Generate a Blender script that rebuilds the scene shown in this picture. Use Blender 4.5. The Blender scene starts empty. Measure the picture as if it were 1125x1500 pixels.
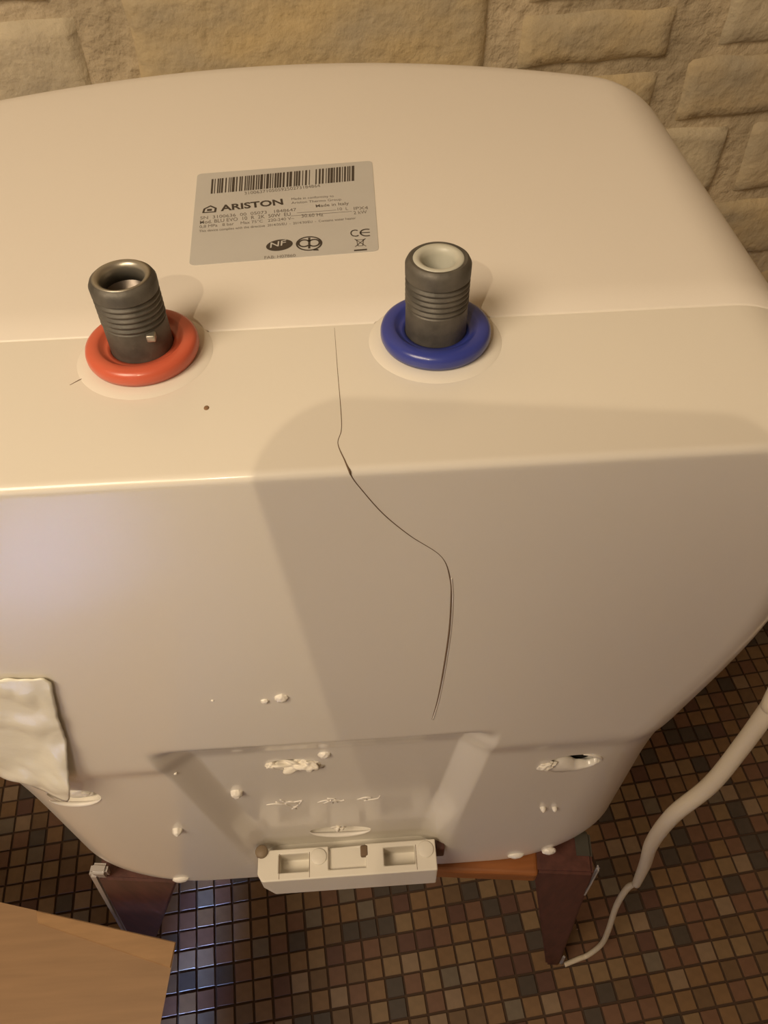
import bpy, bmesh, math, random
from mathutils import Vector, Matrix, noise
from mathutils.bvhtree import BVHTree

S = bpy.context.scene
COL = S.collection
random.seed(7)
FLOOR = 0.5                                    # the water heater's base level is 0.5 m above the floor


def V(x, y, z):                                # millimetres (heater frame) -> metres (world)
    return Vector((x / 1000, y / 1000, z / 1000 + FLOOR))


# ------------------------------------------------------------------ camera
CX, CY, CZ = 21.3, -158.07, 564.26
YAW, PITCH, ROLL, FPX = 0.0448, 0.8709, -0.0232, 1140.24
fwd = Vector((math.sin(YAW) * math.cos(PITCH), math.cos(YAW) * math.cos(PITCH), -math.sin(PITCH)))
rgt = Vector((math.cos(YAW), -math.sin(YAW), 0))
upv = rgt.cross(fwd)
r2 = rgt * math.cos(ROLL) + upv * math.sin(ROLL)
u2 = -rgt * math.sin(ROLL) + upv * math.cos(ROLL)
CAMROT = Matrix((r2, u2, -fwd)).transposed().to_4x4()
camd = bpy.data.cameras.new('camera')
camd.sensor_fit = 'HORIZONTAL'
camd.sensor_width = 36
camd.lens = 36 * FPX / 1125
camd.clip_start = 0.002
cam = bpy.data.objects.new('camera', camd)
COL.objects.link(cam)
cam.matrix_world = Matrix.Translation(V(CX, CY, CZ)) @ CAMROT
S.camera = cam

# ------------------------------------------------------------------ world, exposure, main light
w = bpy.data.worlds.new('world')
S.world = w
w.use_nodes = True
w.node_tree.nodes['Background'].inputs[0].default_value = (1.0, 0.72, 0.45, 1)
w.node_tree.nodes['Background'].inputs[1].default_value = 0.05
S.view_settings.view_transform = 'Standard'
S.view_settings.look = 'None'
S.view_settings.gamma = 1
S.view_settings.use_curve_mapping = False
S.view_settings.exposure = 0.0


def light(name, kind, loc, energy, color, aim=None, **kw):
    d = bpy.data.lights.new(name, kind)
    d.energy = energy
    d.color = color
    for k, v in kw.items():
        setattr(d, k, v)
    o = bpy.data.objects.new(name, d)
    COL.objects.link(o)
    o.location = loc
    if aim is not None:
        o.rotation_euler = (aim - loc).to_track_quat('-Z', 'Y').to_euler()
    return o


WARM = (1.0, 0.70, 0.40)
LAMP = V(-112, -362, 772)
light('spot_bulb', 'POINT', LAMP, 2.5, (1.0, 0.80, 0.53), shadow_soft_size=0.0018)
light('added_soft_fill', 'AREA', V(-640, -600, 1350), 14.8, (1.0, 0.815, 0.585), aim=V(-20, 60, 300), shape='DISK', size=0.62)  # soft fill added out of view, a pendant is built round it
light('added_daylight_pool', 'AREA', V(-700, -1000, -200), 6.5, (0.35, 0.5, 1.0), aim=V(-540, -690, -500), shape='RECTANGLE', size=0.3, size_y=0.2, spread=math.radians(50))  # unseen cool light added to pool blue on the floor for the shell's reflection
light('added_daylight_beam', 'AREA', V(-300, -900, -260), 0.09, (0.32, 0.48, 1.0), aim=V(-212, 50, -500), shape='RECTANGLE', size=0.05, size_y=0.12, spread=math.radians(5))  # added narrow beam, shaped to draw the blue strip on the floor

# ------------------------------------------------------------------ materials


def mat(name, rgb, rough=0.5, metal=0.0, bump=None, var=None, spec=None, coat=0.0, trans=None):
    m = bpy.data.materials.new(name)
    m.use_nodes = True
    nt = m.node_tree
    b = nt.nodes['Principled BSDF']
    b.inputs['Base Color'].default_value = (*rgb, 1)
    b.inputs['Roughness'].default_value = rough
    b.inputs['Metallic'].default_value = metal
    b.inputs['Coat Weight'].default_value = coat
    b.inputs['Coat Roughness'].default_value = 0.12
    if spec is not None:
        b.inputs['Specular IOR Level'].default_value = spec
    tc = nt.nodes.new('ShaderNodeTexCoord')
    if var:                                    # (scale, amount, stretch)
        n = nt.nodes.new('ShaderNodeTexNoise')
        n.inputs['Scale'].default_value = var[0]
        n.inputs['Detail'].default_value = 6
        mp = nt.nodes.new('ShaderNodeMapping')
        mp.inputs['Scale'].default_value = var[2] if len(var) > 2 else (1, 1, 1)
        nt.links.new(tc.outputs['Object'], mp.inputs[0])
        nt.links.new(mp.outputs[0], n.inputs['Vector'])
        r = nt.nodes.new('ShaderNodeValToRGB')
        r.color_ramp.elements[0].position = 0.3
        r.color_ramp.elements[1].position = 0.7
        a = var[1]
        r.color_ramp.elements[0].color = (*[c * (1 - a) for c in rgb], 1)
        r.color_ramp.elements[1].color = (*[min(1, c * (1 + a)) for c in rgb], 1)
        if len(var) > 3:
            r.color_ramp.elements[0].color = (*var[3], 1)
        nt.links.new(n.outputs['Fac'], r.inputs[0])
        nt.links.new(r.outputs[0], b.inputs['Base Color'])
    if bump:                                   # (scale, strength, distance)
        n = nt.nodes.new('ShaderNodeTexNoise')
        n.inputs['Scale'].default_value = bump[0]
        n.inputs['Detail'].default_value = 8
        nt.links.new(tc.outputs['Object'], n.inputs['Vector'])
        bp = nt.nodes.new('ShaderNodeBump')
        bp.inputs['Strength'].default_value = bump[1]
        bp.inputs['Distance'].default_value = bump[2]
        nt.links.new(n.outputs['Fac'], bp.inputs['Height'])
        nt.links.new(bp.outputs[0], b.inputs['Normal'])
    return m


M = dict(
    shell=mat('cream plastic', (0.80, 0.75, 0.665), 0.3, bump=(9, 0.12, 0.002), var=(3, 0.015), spec=0.4, coat=0.5),
    shell_front=mat('cream painted front', (0.80, 0.74, 0.665), 0.42, bump=(500, 0.05, 0.0004), var=(4, 0.015)),
    bracket=mat('cream bracket plastic', (0.74, 0.69, 0.60), 0.45),
    foam=mat('cream foam', (0.80, 0.74, 0.64), 0.6, bump=(300, 0.4, 0.001)),
    dull=mat('dull brown metal', (0.22, 0.16, 0.10), 0.6),
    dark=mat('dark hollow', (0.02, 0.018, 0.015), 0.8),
    crack=mat('crack shadow', (0.17, 0.11, 0.065), 0.9),
    seamc=mat('pale raised lip', (0.82, 0.77, 0.70), 0.35),
    dirt=mat('brown speck', (0.25, 0.14, 0.07), 0.8),
    red=mat('red plastic collar', (0.60, 0.115, 0.06), 0.33, coat=0.2),
    blue=mat('blue plastic collar', (0.035, 0.05, 0.28), 0.3, coat=0.2),
    steel=mat('galvanised steel', (0.105, 0.095, 0.08), 0.55, 0.3, bump=(400, 0.3, 0.0006), var=(120, 0.35)),
    bright=mat('bright cut steel', (0.42, 0.39, 0.33), 0.38, 0.8),
    bore=mat('pipe bore', (0.12, 0.10, 0.085), 0.35, 0.7),
    liner=mat('pale plastic liner', (0.50, 0.49, 0.42), 0.4),
    label=mat('silver grey sticker', (0.53, 0.51, 0.48), 0.5, var=(30, 0.03)),
    ink=mat('black print', (0.055, 0.042, 0.032), 0.6),
    ink2=mat('grey print', (0.19, 0.165, 0.14), 0.7),
    paper=mat('yellowed white film', (0.90, 0.87, 0.74), 0.22, bump=(25, 0.35, 0.004)),
    cord=mat('white cord', (0.68, 0.60, 0.47), 0.5),
    wood=mat('light oak veneer', (0.34, 0.205, 0.105), 0.5, var=(9, 0.08, (1.5, 18, 6)), bump=(60, 0.08, 0.0006)),
    woodedge=mat('oak edging', (0.40, 0.235, 0.11), 0.45, var=(12, 0.12, (2, 14, 6))),
    orange=mat('orange brown varnished wood', (0.27, 0.095, 0.026), 0.4, var=(10, 0.2, (2, 16, 16))),
    leg=mat('dark red brown wood', (0.10, 0.036, 0.027), 0.5, var=(12, 0.25, (14, 14, 2))),
    pale=mat('pale metal and leg highlight', (0.50, 0.47, 0.46), 0.35, 0.3),  # also the painted highlights on the stool legs
    greymetal=mat('dark grey metal', (0.09, 0.085, 0.07), 0.5, 0.4),
    grout=mat('brown grout', (0.075, 0.042, 0.024), 0.85, bump=(300, 0.3, 0.001)),
    mortar=mat('sandy mortar', (0.50, 0.41, 0.28), 0.92, bump=(75, 0.8, 0.007), var=(14, 0.2)),
    plaster=mat('warm plaster', (0.62, 0.52, 0.40), 0.9, bump=(60, 0.2, 0.002)),
    doorwood=mat('painted door', (0.60, 0.52, 0.42), 0.5),
    phone=mat('black phone case', (0.02, 0.02, 0.022), 0.4),
    glass=mat('dark screen glass', (0.01, 0.01, 0.012), 0.08),
)
gm = bpy.data.materials.new('added daylight pane')
gm.use_nodes = True
gb = gm.node_tree.nodes['Principled BSDF']
gb.inputs['Base Color'].default_value = (0.5, 0.6, 0.8, 1)
gb.inputs['Emission Color'].default_value = (0.40, 0.55, 1.0, 1)
gb.inputs['Emission Strength'].default_value = 0.5  # glow given to an added pane to stand for daylight
M['pane'] = gm
STONE = []
for i, c in enumerate([(0.50, 0.385, 0.21), (0.48, 0.38, 0.235), (0.54, 0.46, 0.32), (0.46, 0.35, 0.195)]):
    STONE.append(mat('ochre stone %d' % i, c, 0.9, bump=(110, 0.6, 0.004), var=(16, 0.22, (1, 1, 1.6), tuple(k * 0.78 for k in (0.56, 0.475, 0.34)))))
TILE = []
for i, c in enumerate([(0.205, 0.118, 0.055), (0.168, 0.086, 0.050), (0.225, 0.145, 0.074), (0.25, 0.170, 0.105),
                       (0.072, 0.055, 0.042), (0.115, 0.055, 0.038), (0.165, 0.130, 0.092), (0.150, 0.090, 0.046)]):
    TILE.append(mat('mosaic tile %d' % i, c, 0.48, var=(90, 0.10)))
TILEW = [26, 18, 13, 8, 10, 7, 6, 12]

# ------------------------------------------------------------------ mesh helpers


def obj(name, bm, m, parent=None, smooth=False, label=None):
    me = bpy.data.meshes.new(name)
    if not isinstance(bm, bmesh.types.BMesh):
        me.from_pydata(bm[0], [], bm[1])
    else:
        bm.to_mesh(me)
        bm.free()
    for k in (m if isinstance(m, (list, tuple)) else [m]):
        me.materials.append(k)
    if smooth:
        me.polygons.foreach_set('use_smooth', [True] * len(me.polygons))
    me.update()
    o = bpy.data.objects.new(name, me)
    COL.objects.link(o)
    if parent:
        o.parent = parent
    if label:
        o['label'] = label
    return o


def thing(name, label, cat, group=None):
    o = bpy.data.objects.new(name, None)
    o.empty_display_size = 0.05
    COL.objects.link(o)
    o['label'] = label
    o['category'] = cat
    if group:
        o['group'] = group
    return o


def root_at(root, parts_loc):                  # move an Empty's origin while its parts stay put
    root.location = parts_loc
    for c in root.children:
        c.matrix_parent_inverse = Matrix.Translation(-Vector(parts_loc))


def lathe(bm, prof, base, axis=Vector((0, 0, 1)), seg=64, closed=False):
    q = Vector((0, 0, 1)).rotation_difference(axis)
    rings = []
    for r, h in prof:
        ring = []
        for i in range(seg):
            a = 2 * math.pi * i / seg
            ring.append(bm.verts.new(base + q @ Vector((r * math.cos(a) / 1000, r * math.sin(a) / 1000, h / 1000))))
        rings.append(ring)
    n = len(rings)
    for k in range(n if closed else n - 1):
        a, b = rings[k], rings[(k + 1) % n]
        for i in range(seg):
            bm.faces.new((a[i], a[(i + 1) % seg], b[(i + 1) % seg], b[i]))
    if not closed:
        bm.faces.new(rings[0][::-1])
        bm.faces.new(rings[-1])
    bmesh.ops.recalc_face_normals(bm, faces=bm.faces)
    return bm


def box(bm, lo, hi, bevel=0, T=None):
    r = bmesh.ops.create_cube(bm, size=1)
    c = (Vector(lo) + Vector(hi)) / 2
    s = Vector(hi) - Vector(lo)
    for v in r['verts']:
        v.co = Vector((v.co.x * s.x + c.x, v.co.y * s.y + c.y, v.co.z * s.z + c.z))
        if T:
            v.co = T @ v.co
    if bevel:
        es = {e for v in r['verts'] for e in v.link_edges}
        bmesh.ops.bevel(bm, geom=list(es), offset=bevel, segments=3, affect='EDGES', profile=0.5)
    return bm


def tube(pts, radii, seg=16, sub=10, caps=True):
    # Catmull-Rom through pts (Vectors), radius interpolated
    P = [Vector(p) for p in pts]
    out, rr = [], []
    for i in range(len(P) - 1):
        p0, p1, p2, p3 = P[max(i - 1, 0)], P[i], P[i + 1], P[min(i + 2, len(P) - 1)]
        for k in range(sub):
            t = k / sub
            out.append(0.5 * ((2 * p1) + (-p0 + p2) * t + (2 * p0 - 5 * p1 + 4 * p2 - p3) * t * t + (-p0 + 3 * p1 - 3 * p2 + p3) * t ** 3))
            rr.append(radii[i] * (1 - t) + radii[i + 1] * t)
    out.append(P[-1])
    rr.append(radii[-1])
    bm = bmesh.new()
    rings = []
    up = Vector((0.13, 0.21, 0.97)).normalized()
    for i, p in enumerate(out):
        d = (out[min(i + 1, len(out) - 1)] - out[max(i - 1, 0)]).normalized()
        a = (up - d * up.dot(d)).normalized()
        up = a
        b = d.cross(a)
        rings.append([bm.verts.new(p + (a * math.cos(2 * math.pi * j / seg) + b * math.sin(2 * math.pi * j / seg)) * rr[i]) for j in range(seg)])
    for k in range(len(rings) - 1):
        for j in range(seg):
            bm.faces.new((rings[k][j], rings[k][(j + 1) % seg], rings[k + 1][(j + 1) % seg], rings[k + 1][j]))
    if caps:
        bm.faces.new(rings[0][::-1])
        bm.faces.new(rings[-1])
    bmesh.ops.recalc_face_normals(bm, faces=bm.faces)
    return bm


def sstep(a, b, x):
    t = max(0.0, min(1.0, (x - a) / (b - a)))
    return t * t * (3 - 2 * t)


# ------------------------------------------------------------------ the room (turned 5 degrees against the heater)
A5 = math.radians(5)
ROOM = Matrix.Translation(V(0, 450, -500)) @ Matrix.Rotation(A5, 4, 'Z')   # x along the wall, -y into the room, z up from the floor


def struct(name, bm, m, parent=None, **k):
    o = obj(name, bm, m, parent, **k)
    if not parent:
        o['kind'] = 'structure'
    return o


def rb(lo, hi, bevel=0):
    bm = bmesh.new()
    box(bm, lo, hi, bevel, ROOM)
    return bm


floor = struct('floor', rb((-1.35, -1.75, -0.06), (1.35, 0.02, -0.0015)), M['grout'])
wall_back = struct('wall_back', rb((-1.35, 0.001, -0.06), (1.35, 0.12, 2.5)), M['mortar'])
struct('wall_left', rb((-1.45, -1.8, -0.06), (-1.35, 0.12, 2.5)), M['plaster'])
struct('wall_right', rb((1.35, -1.8, -0.06), (1.45, 0.12, 2.5)), M['plaster'])
struct('wall_front', rb((-1.45, -1.85, -0.06), (1.45, -1.75, 2.5)), M['plaster'])
struct('ceiling', rb((-1.45, -1.85, 2.5), (1.45, 0.12, 2.56)), M['plaster'])
door = struct('door_1', rb((-1.15, -1.75, 0), (-0.35, -1.715, 2.0), 0.004), M['doorwood'])
struct('added_glow_pane', rb((-1.05, -1.716, 0.12), (-0.45, -1.708, 1.0)), M['pane'], door)  # pane added out of view as a bluish glowing surface
struct('door_handle', rb((-0.44, -1.716, 1.02), (-0.40, -1.66, 1.05), 0.004), M['pale'], door)

# ------------------------------------------------------------------ brick facing of the back wall


def stone(bm, s0, s1, z0, z1, seed, nx=16, nz=8, depth=4.2, mi=0):
    """one rough facing stone in wall coordinates (mm; z in heater frame)"""
    rows = []
    for j in range(nz + 1):
        row = []
        for i in range(nx + 1):
            u, v = i / nx, j / nz
            x = s0 + (s1 - s0) * u
            z = z0 + (z1 - z0) * v
            e = min(u * (s1 - s0), (1 - u) * (s1 - s0), v * (z1 - z0) * 0.8, (1 - v) * (z1 - z0) * 1.6)
            wob = 3.2 * noise.noise(Vector((x * 0.035, z * 0.035, seed)))
            wx = wob if i in (0, nx) else wob * 0.3
            wz = 2.6 * noise.noise(Vector((x * 0.03 + 9, z * 0.03, seed + 5)))
            d = depth * (1 - math.exp(-e / 4.5)) + 1.6 * noise.noise(Vector((x * 0.03, z * 0.045, seed * 3.1))) * (1 if e > 0 else 0) \
                + 0.7 * noise.noise(Vector((x * 0.12, z * 0.14, seed))) * (1 if e > 0 else 0)
            if e <= 0:
                d = -7
            row.append(bm.verts.new(ROOM @ Vector(((x + wx) / 1000, -d / 1000, (z + wz + 500) / 1000))))
        rows.append(row)
    for j in range(nz):
        for i in range(nx):
            f = bm.faces.new((rows[j][i], rows[j][i + 1], rows[j + 1][i + 1], rows[j + 1][i]))
            f.smooth = True
            f.material_index = mi
    return bm


hand = [  # s0, s1, z0, z1 of the stones the photo shows
    (-262, -149, 322, 386), (-120, 134, 320, 400), (-300, -160, 392, 450), (-133, 20, 405, 455), (30, 132, 405, 455),
    (155, 276, 329, 366), (158, 300, 371, 430), (311, 440, 334, 385), (316, 440, 390, 440),
    (150, 272, 283, 322), (291, 500, 281, 329), (165, 347, 214, 276), (363, 500, 214, 277), (452, 560, 334, 440),
    (-270, -130, 262, 316), (-120, 140, 262, 314), (210, 330, 150, 207), (342, 520, 150, 207), (60, 200, 150, 207)]
for k, (a, b, c, d) in enumerate(hand):
    bm = bmesh.new()
    stone(bm, a - 1.5, b + 1.5, c - 1.8, d + 2.2, 3.7 * k + 1, nx=max(10, int((b - a) / 7)), nz=max(6, int((d - c) / 6)))
    obj('brick', bm, STONE[(k * 7 + 1) % 4] if k != 0 else STONE[2], wall_back, True)
bm = bmesh.new()                               # the rest of the facing, beyond the frame or behind the heater
seed = 100
z = -496.0
while z < 1980:
    h = random.choice([50, 56, 60])
    s = -1340 + random.uniform(-80, 0)
    while s < 1345:
        L = random.choice([150, 190, 230])
        a, b = max(s, -1345), min(s + L, 1345)
        clear = all(b + 8 < p or a - 8 > q or z + h + 4 < c or z - 4 > d for p, q, c, d in hand)
        if clear and b - a > 25:
            stone(bm, a, b, z, z + h, seed, nx=6, nz=3, mi=seed % 4)
        seed += 1
        s += L + 9
    z += h + 9
o = obj('brick', bm, STONE, wall_back)
o['kind'] = 'stuff'

# ------------------------------------------------------------------ water heater
heater = thing('water_heater', 'large cream square electric water heater standing upside down with cracked back shell', 'water heater')
HT, HB, SEAM = 396.0, -44.0, 71.0


def Ahalf(z):
    return 199 - 10 * (1 - sstep(110, 300, z))


def Rback(z):
    return 30 + 24 * (1 - sstep(140, 300, z))


def outline(n_side=44, nc=14, inset=0.0, rt=40.0, rb_=58.0, X=200.0):
    """rounded rectangle in XZ, counter-clockwise, list of (x,z)"""
    pts = []
    zt, zb = HT - inset, HB + inset
    X = X - inset
    rt = max(rt - inset * 0.4, 4)
    rb_ = max(rb_ - inset * 0.4, 4)

    def arc(cx, cz, r, a0):
        for i in range(nc):
            a = a0 + math.pi / 2 * i / nc
            pts.append((cx + r * math.cos(a), cz + r * math.sin(a)))

    def seg(p, q, n):
        for i in range(n):
            t = i / n
            pts.append((p[0] + (q[0] - p[0]) * t, p[1] + (q[1] - p[1]) * t))
    arc(X - rt, zt - rt, rt, 0)
    seg((X - rt, zt), (-X + rt, zt), n_side)
    arc(-X + rt, zt - rt, rt, math.pi / 2)
    seg((-X, zt - rt), (-X, zb + rb_), n_side)
    arc(-X + rb_, zb + rb_, rb_, math.pi)
    seg((-X + rb_, zb), (X - rb_, zb), n_side)
    arc(X - rb_, zb + rb_, rb_, 1.5 * math.pi)
    seg((X, zb + rb_), (X, zt - rt), n_side)
    return pts


def back_relief(x, z):
    """depth (towards the wall) of the back face: slope, step and pocket in its lower half"""
    lo = 1 - sstep(172, 190, z)
    y = 2.6 * lo + 0.035 * max(0.0, 183 - z)
    zt = 204.0
    t = (z - 46) / (zt - 46)
    xi_l, xi_r = -57 + (-75 + 57) * t, 53 + (69 - 53) * t
    band = 17 - 3 * t
    side = min(sstep(xi_l - band, xi_l, x), 1 - sstep(xi_r, xi_r + band, x))
    top = 1 - sstep(zt - 11, zt + 4, z)
    # flat-bottomed pocket with straight flanks
    lin = min(max((x - xi_l + band) / band, 0), 1, max((xi_r + band - x) / band, 0))
    y += 9.0 * (0.25 * side + 0.75 * lin) * top * (0.65 + 0.35 * (1 - lo if z > 190 else 1))
    return y


def back_y(x, z):
    return back_relief(x, z)


# back shell: rings from the seam to the back face, then a finely gridded back face
N = len(outline())
ys = [SEAM, SEAM - 0.6, 60, 48, 40, 34, 30, 26, 22, 18, 15, 12, 9.5, 7.5, 6, 5, 4, 3, 2.2, 1.5, 0.9, 0.45, 0.15, 0]
verts, faces, rings = [], [], []
base = outline()


def place(x, z, y):
    # side rounding (large) and top/bottom rounding (small) of the back shell
    R = Rback(z)
    A = Ahalf(z)
    if y < R:
        A = A - R * (1 - math.sqrt(max(0, 1 - (1 - y / R) ** 2))) * 0.9
    x = x * A / 200.0
    rr = 2.6
    e = 0
    if y < rr:
        e = rr * (1 - math.sqrt(max(0, 1 - (1 - y / rr) ** 2)))
    zc = (HT + HB) / 2
    z = zc + (z - zc) * (1 - e / ((HT - HB) / 2))
    return x, z


for y in ys:
    ring = []
    for (x, z) in base:
        px, pz = place(x, z, y)
        ring.append(len(verts))
        yy = y + back_relief(px, pz) * max(0, 1 - y / 24) + (0.0 if y > 24 else 0)
        verts.append(V(px, yy, pz))
    rings.append(ring)
for k in range(len(rings) - 1):
    a, b = rings[k], rings[k + 1]
    for i in range(N):
        faces.append((a[i], a[(i + 1) % N], b[(i + 1) % N], b[i]))
faces.append(tuple(rings[0][::-1]))
last = [(verts[i].x * 1000, (verts[i].z - FLOOR) * 1000) for i in rings[-1]]
prev = rings[-1]
cz0 = 170.0
ks = [1 - i / 150 for i in range(1, 150)]
for s in ks:
    ring = []
    for (x, z) in last:
        px, pz = x * s, cz0 + (z - cz0) * s
        ring.append(len(verts))
        verts.append(V(px, back_relief(px, pz), pz))
    for i in range(N):
        faces.append((prev[i], prev[(i + 1) % N], ring[(i + 1) % N], ring[i]))
    prev = ring
faces.append(tuple(prev))
bm = bmesh.new()
bv = [bm.verts.new(v) for v in verts]
for f in faces:
    bm.faces.new([bv[i] for i in f])
bmesh.ops.recalc_face_normals(bm, faces=bm.faces)
back = obj('back_shell', bm, [M['shell'], M['seamc']], heater, True, 'glossy cream back shell with recessed lower panel')

# cut the moulded openings: (x, z, half width, half height, depth, tilt)
HOLES = [(-141, 150, 14, 11, 8, -8), (128, 151, 15, 12, 18, 8), (-23.5, 152.5, 14, 8, 5, -8), (-5, 27, 20.5, 9, 8, -6)]
cb = bmesh.new()
for (x, z, a, b, d, tl) in HOLES:
    y0 = back_y(x, z)
    t = math.radians(tl)
    ringf = []
    for yy in (y0 - 15, y0 + d):
        ring = []
        for i in range(40):
            q = 2 * math.pi * i / 40
            ex, ez = a * math.cos(q), b * math.sin(q)
            ring.append(cb.verts.new(V(x + ex * math.cos(t) - ez * math.sin(t), yy, z + ex * math.sin(t) + ez * math.cos(t))))
        ringf.append(ring)
    for i in range(40):
        cb.faces.new((ringf[0][i], ringf[0][(i + 1) % 40], ringf[1][(i + 1) % 40], ringf[1][i]))
    cb.faces.new(ringf[0][::-1])
    cb.faces.new(ringf[1])
bmesh.ops.recalc_face_normals(cb, faces=cb.faces)
cutter = obj('cutter', cb, M['shell'])
mod = back.modifiers.new('cut', 'BOOLEAN')
mod.object = cutter
mod.operation = 'DIFFERENCE'
mod.solver = 'EXACT'
dg = bpy.context.evaluated_depsgraph_get()
newme = bpy.data.meshes.new_from_object(back.evaluated_get(dg))
back.modifiers.clear()
back.data = newme
bpy.data.objects.remove(cutter)
back.data.set_sharp_from_angle(angle=math.radians(50))

# front shell: seam to the bulged front
verts, faces, prev, rings = [], [], None, []


def bulge(x, y):
    return 17.5 * (x / 115) ** 2 * sstep(90, 330, y)


prof = [(SEAM + 0.75, 1.4), (SEAM + 0.75, 0.5), (SEAM + 1.5, 0.0)]
prof += [(SEAM + 1.5 + (300 - SEAM) * i / 14, 0.0) for i in range(1, 15)]
y0f = prof[-1][0]
for i in range(1, 15):
    a = math.pi / 2 * i / 14
    prof.append((y0f + 40 * math.sin(a), 40 * (1 - math.cos(a))))
for y, ins in prof:
    ring = []
    for (x, z) in outline(inset=ins):
        A = Ahalf(z) / 200.0
        ring.append(len(verts))
        verts.append(V(x * A, y - bulge(x, y), z))
    if prev:
        for i in range(N):
            faces.append((prev[i], prev[(i + 1) % N], ring[(i + 1) % N], ring[i]))
    prev = ring
    rings.append(ring)
faces.append(tuple(rings[0][::-1]))
lastp = [(verts[i].x * 1000, (verts[i].z - FLOOR) * 1000) for i in rings[-1]]
yl = prof[-1][0]
for i in range(1, 20):
    s = 1 - i / 20
    ring = []
    for (x, z) in lastp:
        px, pz = x * s, cz0 + (z - cz0) * s
        ring.append(len(verts))
        verts.append(V(px, yl - bulge(px, yl), pz))
    for k in range(N):
        faces.append((prev[k], prev[(k + 1) % N], ring[(k + 1) % N], ring[k]))
    prev = ring
faces.append(tuple(prev))
bm = bmesh.new()
bv = [bm.verts.new(v) for v in verts]
for f in faces:
    bm.faces.new([bv[i] for i in f])
bmesh.ops.recalc_face_normals(bm, faces=bm.faces)
front = obj('front_shell', bm, M['shell_front'], heater, True, 'smooth cream front cover turned towards the wall')
front.data.set_sharp_from_angle(angle=math.radians(60))
print('heater verts', len(verts))


def on_back(x, z, off=0.0):
    return V(x, back_y(x, z) - off, z)


# pipes and collars
T0 = HT


def pipe(x, y, red):
    z0 = V(x, y, T0)
    bm = bmesh.new()
    lathe(bm, [(17, -0.2), (23.6, -0.2), (22.8, 0.06), (22, 0.3), (20.8, 0.6), (19, 0.8), (17, 0.9)], z0, seg=72)
    obj('collar_boss', bm, M['shell'], heater, True)
    bm = bmesh.new()
    lathe(bm, [(10.6, 1.5), (18.3, 1.5), (18.9, 3), (18.9, 4.6), (18.5, 5.9), (17.4, 6.7), (16.0, 6.9), (14.6, 6.9), (13.9, 6.5), (13.0, 5.4), (11.8, 4.9), (10.6, 4.8)], z0, seg=80, closed=True)
    obj('collar', bm, M['red'] if red else M['blue'], heater, True, 'red plastic ring round the left pipe' if red else 'blue plastic ring round the right pipe')
    # threaded stub: outer wall with ridges, mouth, bore
    h = 31.0 if red else 32.0
    R = 10.5
    outer = [(R - 0.1, 0), (R - 0.1, 13.0), (R - 0.2, 15.2)]
    zz = 15.6
    for k in range(5):
        outer += [(R - 0.55, zz), (R + 0.05, zz + 0.8), (R + 0.05, zz + 1.15)]
        zz += 1.95
    outer += [(R - 0.7, zz), (R + 0.1, zz + 0.8), (R + 0.15, h - 1.9), (R - 0.5, h - 0.6), (R - 1.3, h)]
    ri = 8.2 if red else 8.3
    inner = [(ri, h), (ri - 0.3, h - 0.8), (ri - 0.3, 3)]
    bm = bmesh.new()
    lathe(bm, outer + inner, z0, seg=72, closed=True)
    p = obj('pipe_stub', bm, M['steel'], heater, True, 'dark threaded steel pipe stub')
    p.data.set_sharp_from_angle(angle=math.radians(28))
    bm = bmesh.new()
    if red:
        lathe(bm, [(9.2, h + 0.05), (8.3, h + 0.25), (7.3, h - 0.5), (6.9, h - 1.6), (6.9, h - 6), (7.9, h - 6), (8.0, h - 1)], z0, seg=64, closed=True)
        obj('pipe_rim', bm, M['bright'], p, True, 'bright machined rim')
        bm = bmesh.new()
        lathe(bm, [(6.95, h - 6), (6.8, 4), (7.8, 4), (7.8, h - 6)], z0, seg=48, closed=True)
        obj('pipe_bore', bm, M['bore'], p, True)
        bm = bmesh.new()
        box(bm, z0 + Vector((0.0050, -0.0102, 0.0125)), z0 + Vector((0.0078, -0.0072, 0.0150)), 0.0004)
        obj('scratch_mark', bm, M['bright'], p, True, 'bright scuff on the steel')
    else:
        lathe(bm, [(8.25, h - 0.2), (7.9, h + 0.15), (6.6, h + 0.1), (5.7, h - 0.5), (5.2, h - 2.2), (4.9, h - 9), (4.8, 5), (8.1, 5), (8.15, h - 2)], z0, seg=64, closed=True)
        obj('pipe_liner', bm, M['liner'], p, True, 'pale plastic liner in the pipe mouth')
    bm = bmesh.new()
    lathe(bm, [(0.5, 4.0), (7.8, 4.0), (7.8, 5.0), (0.5, 5.0)], z0, seg=32, closed=True)
    obj('pipe_bottom', bm, M['dark'] if red else M['bore'], p)


pipe(-49.5, 60.0, True)
pipe(50.2, 60.0, False)

# crack: thin dark fissure over the top plate and down the back
pts_top = [(15.5, 69.8), (16.0, 47.3), (16.6, 27.0), (16.5, 17.7), (15.3, 11.8), (17.2, 4.4)]
pts_back = [(20.9, 389.2), (28.0, 375.7), (36.8, 363.5), (47.5, 351.2), (51.2, 338.0), (52.3, 325.0), (52.7, 301.2), (51.7, 268.5), (50.3, 243.7), (48.4, 224.7)]
P = [V(x, y, T0) for x, y in pts_top] + [V(18.3, 0.55, T0 - 0.25), V(18.8, 0.05, T0 - 1.9)] + [V(x, 0.0, z) for x, z in pts_back]
rad = [0.05, 0.09, 0.12, 0.12, 0.12, 0.2, 0.3, 0.2, 0.17, 0.19, 0.17, 0.12, 0.26, 0.34, 0.42, 0.40, 0.28, 0.06]
obj('crack', tube(P, [r * 0.001 for r in rad], 8, 8), M['crack'], heater, True, 'thin dark crack running down the back shell')
Pl = [V(x + 0.55, 0.0, z) for x, z in pts_back[4:]]
obj('crack_lip', tube(Pl, [0.0003] * len(Pl), 8, 8), M['seamc'], heater, True, 'pale raised lip beside the crack')
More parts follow.
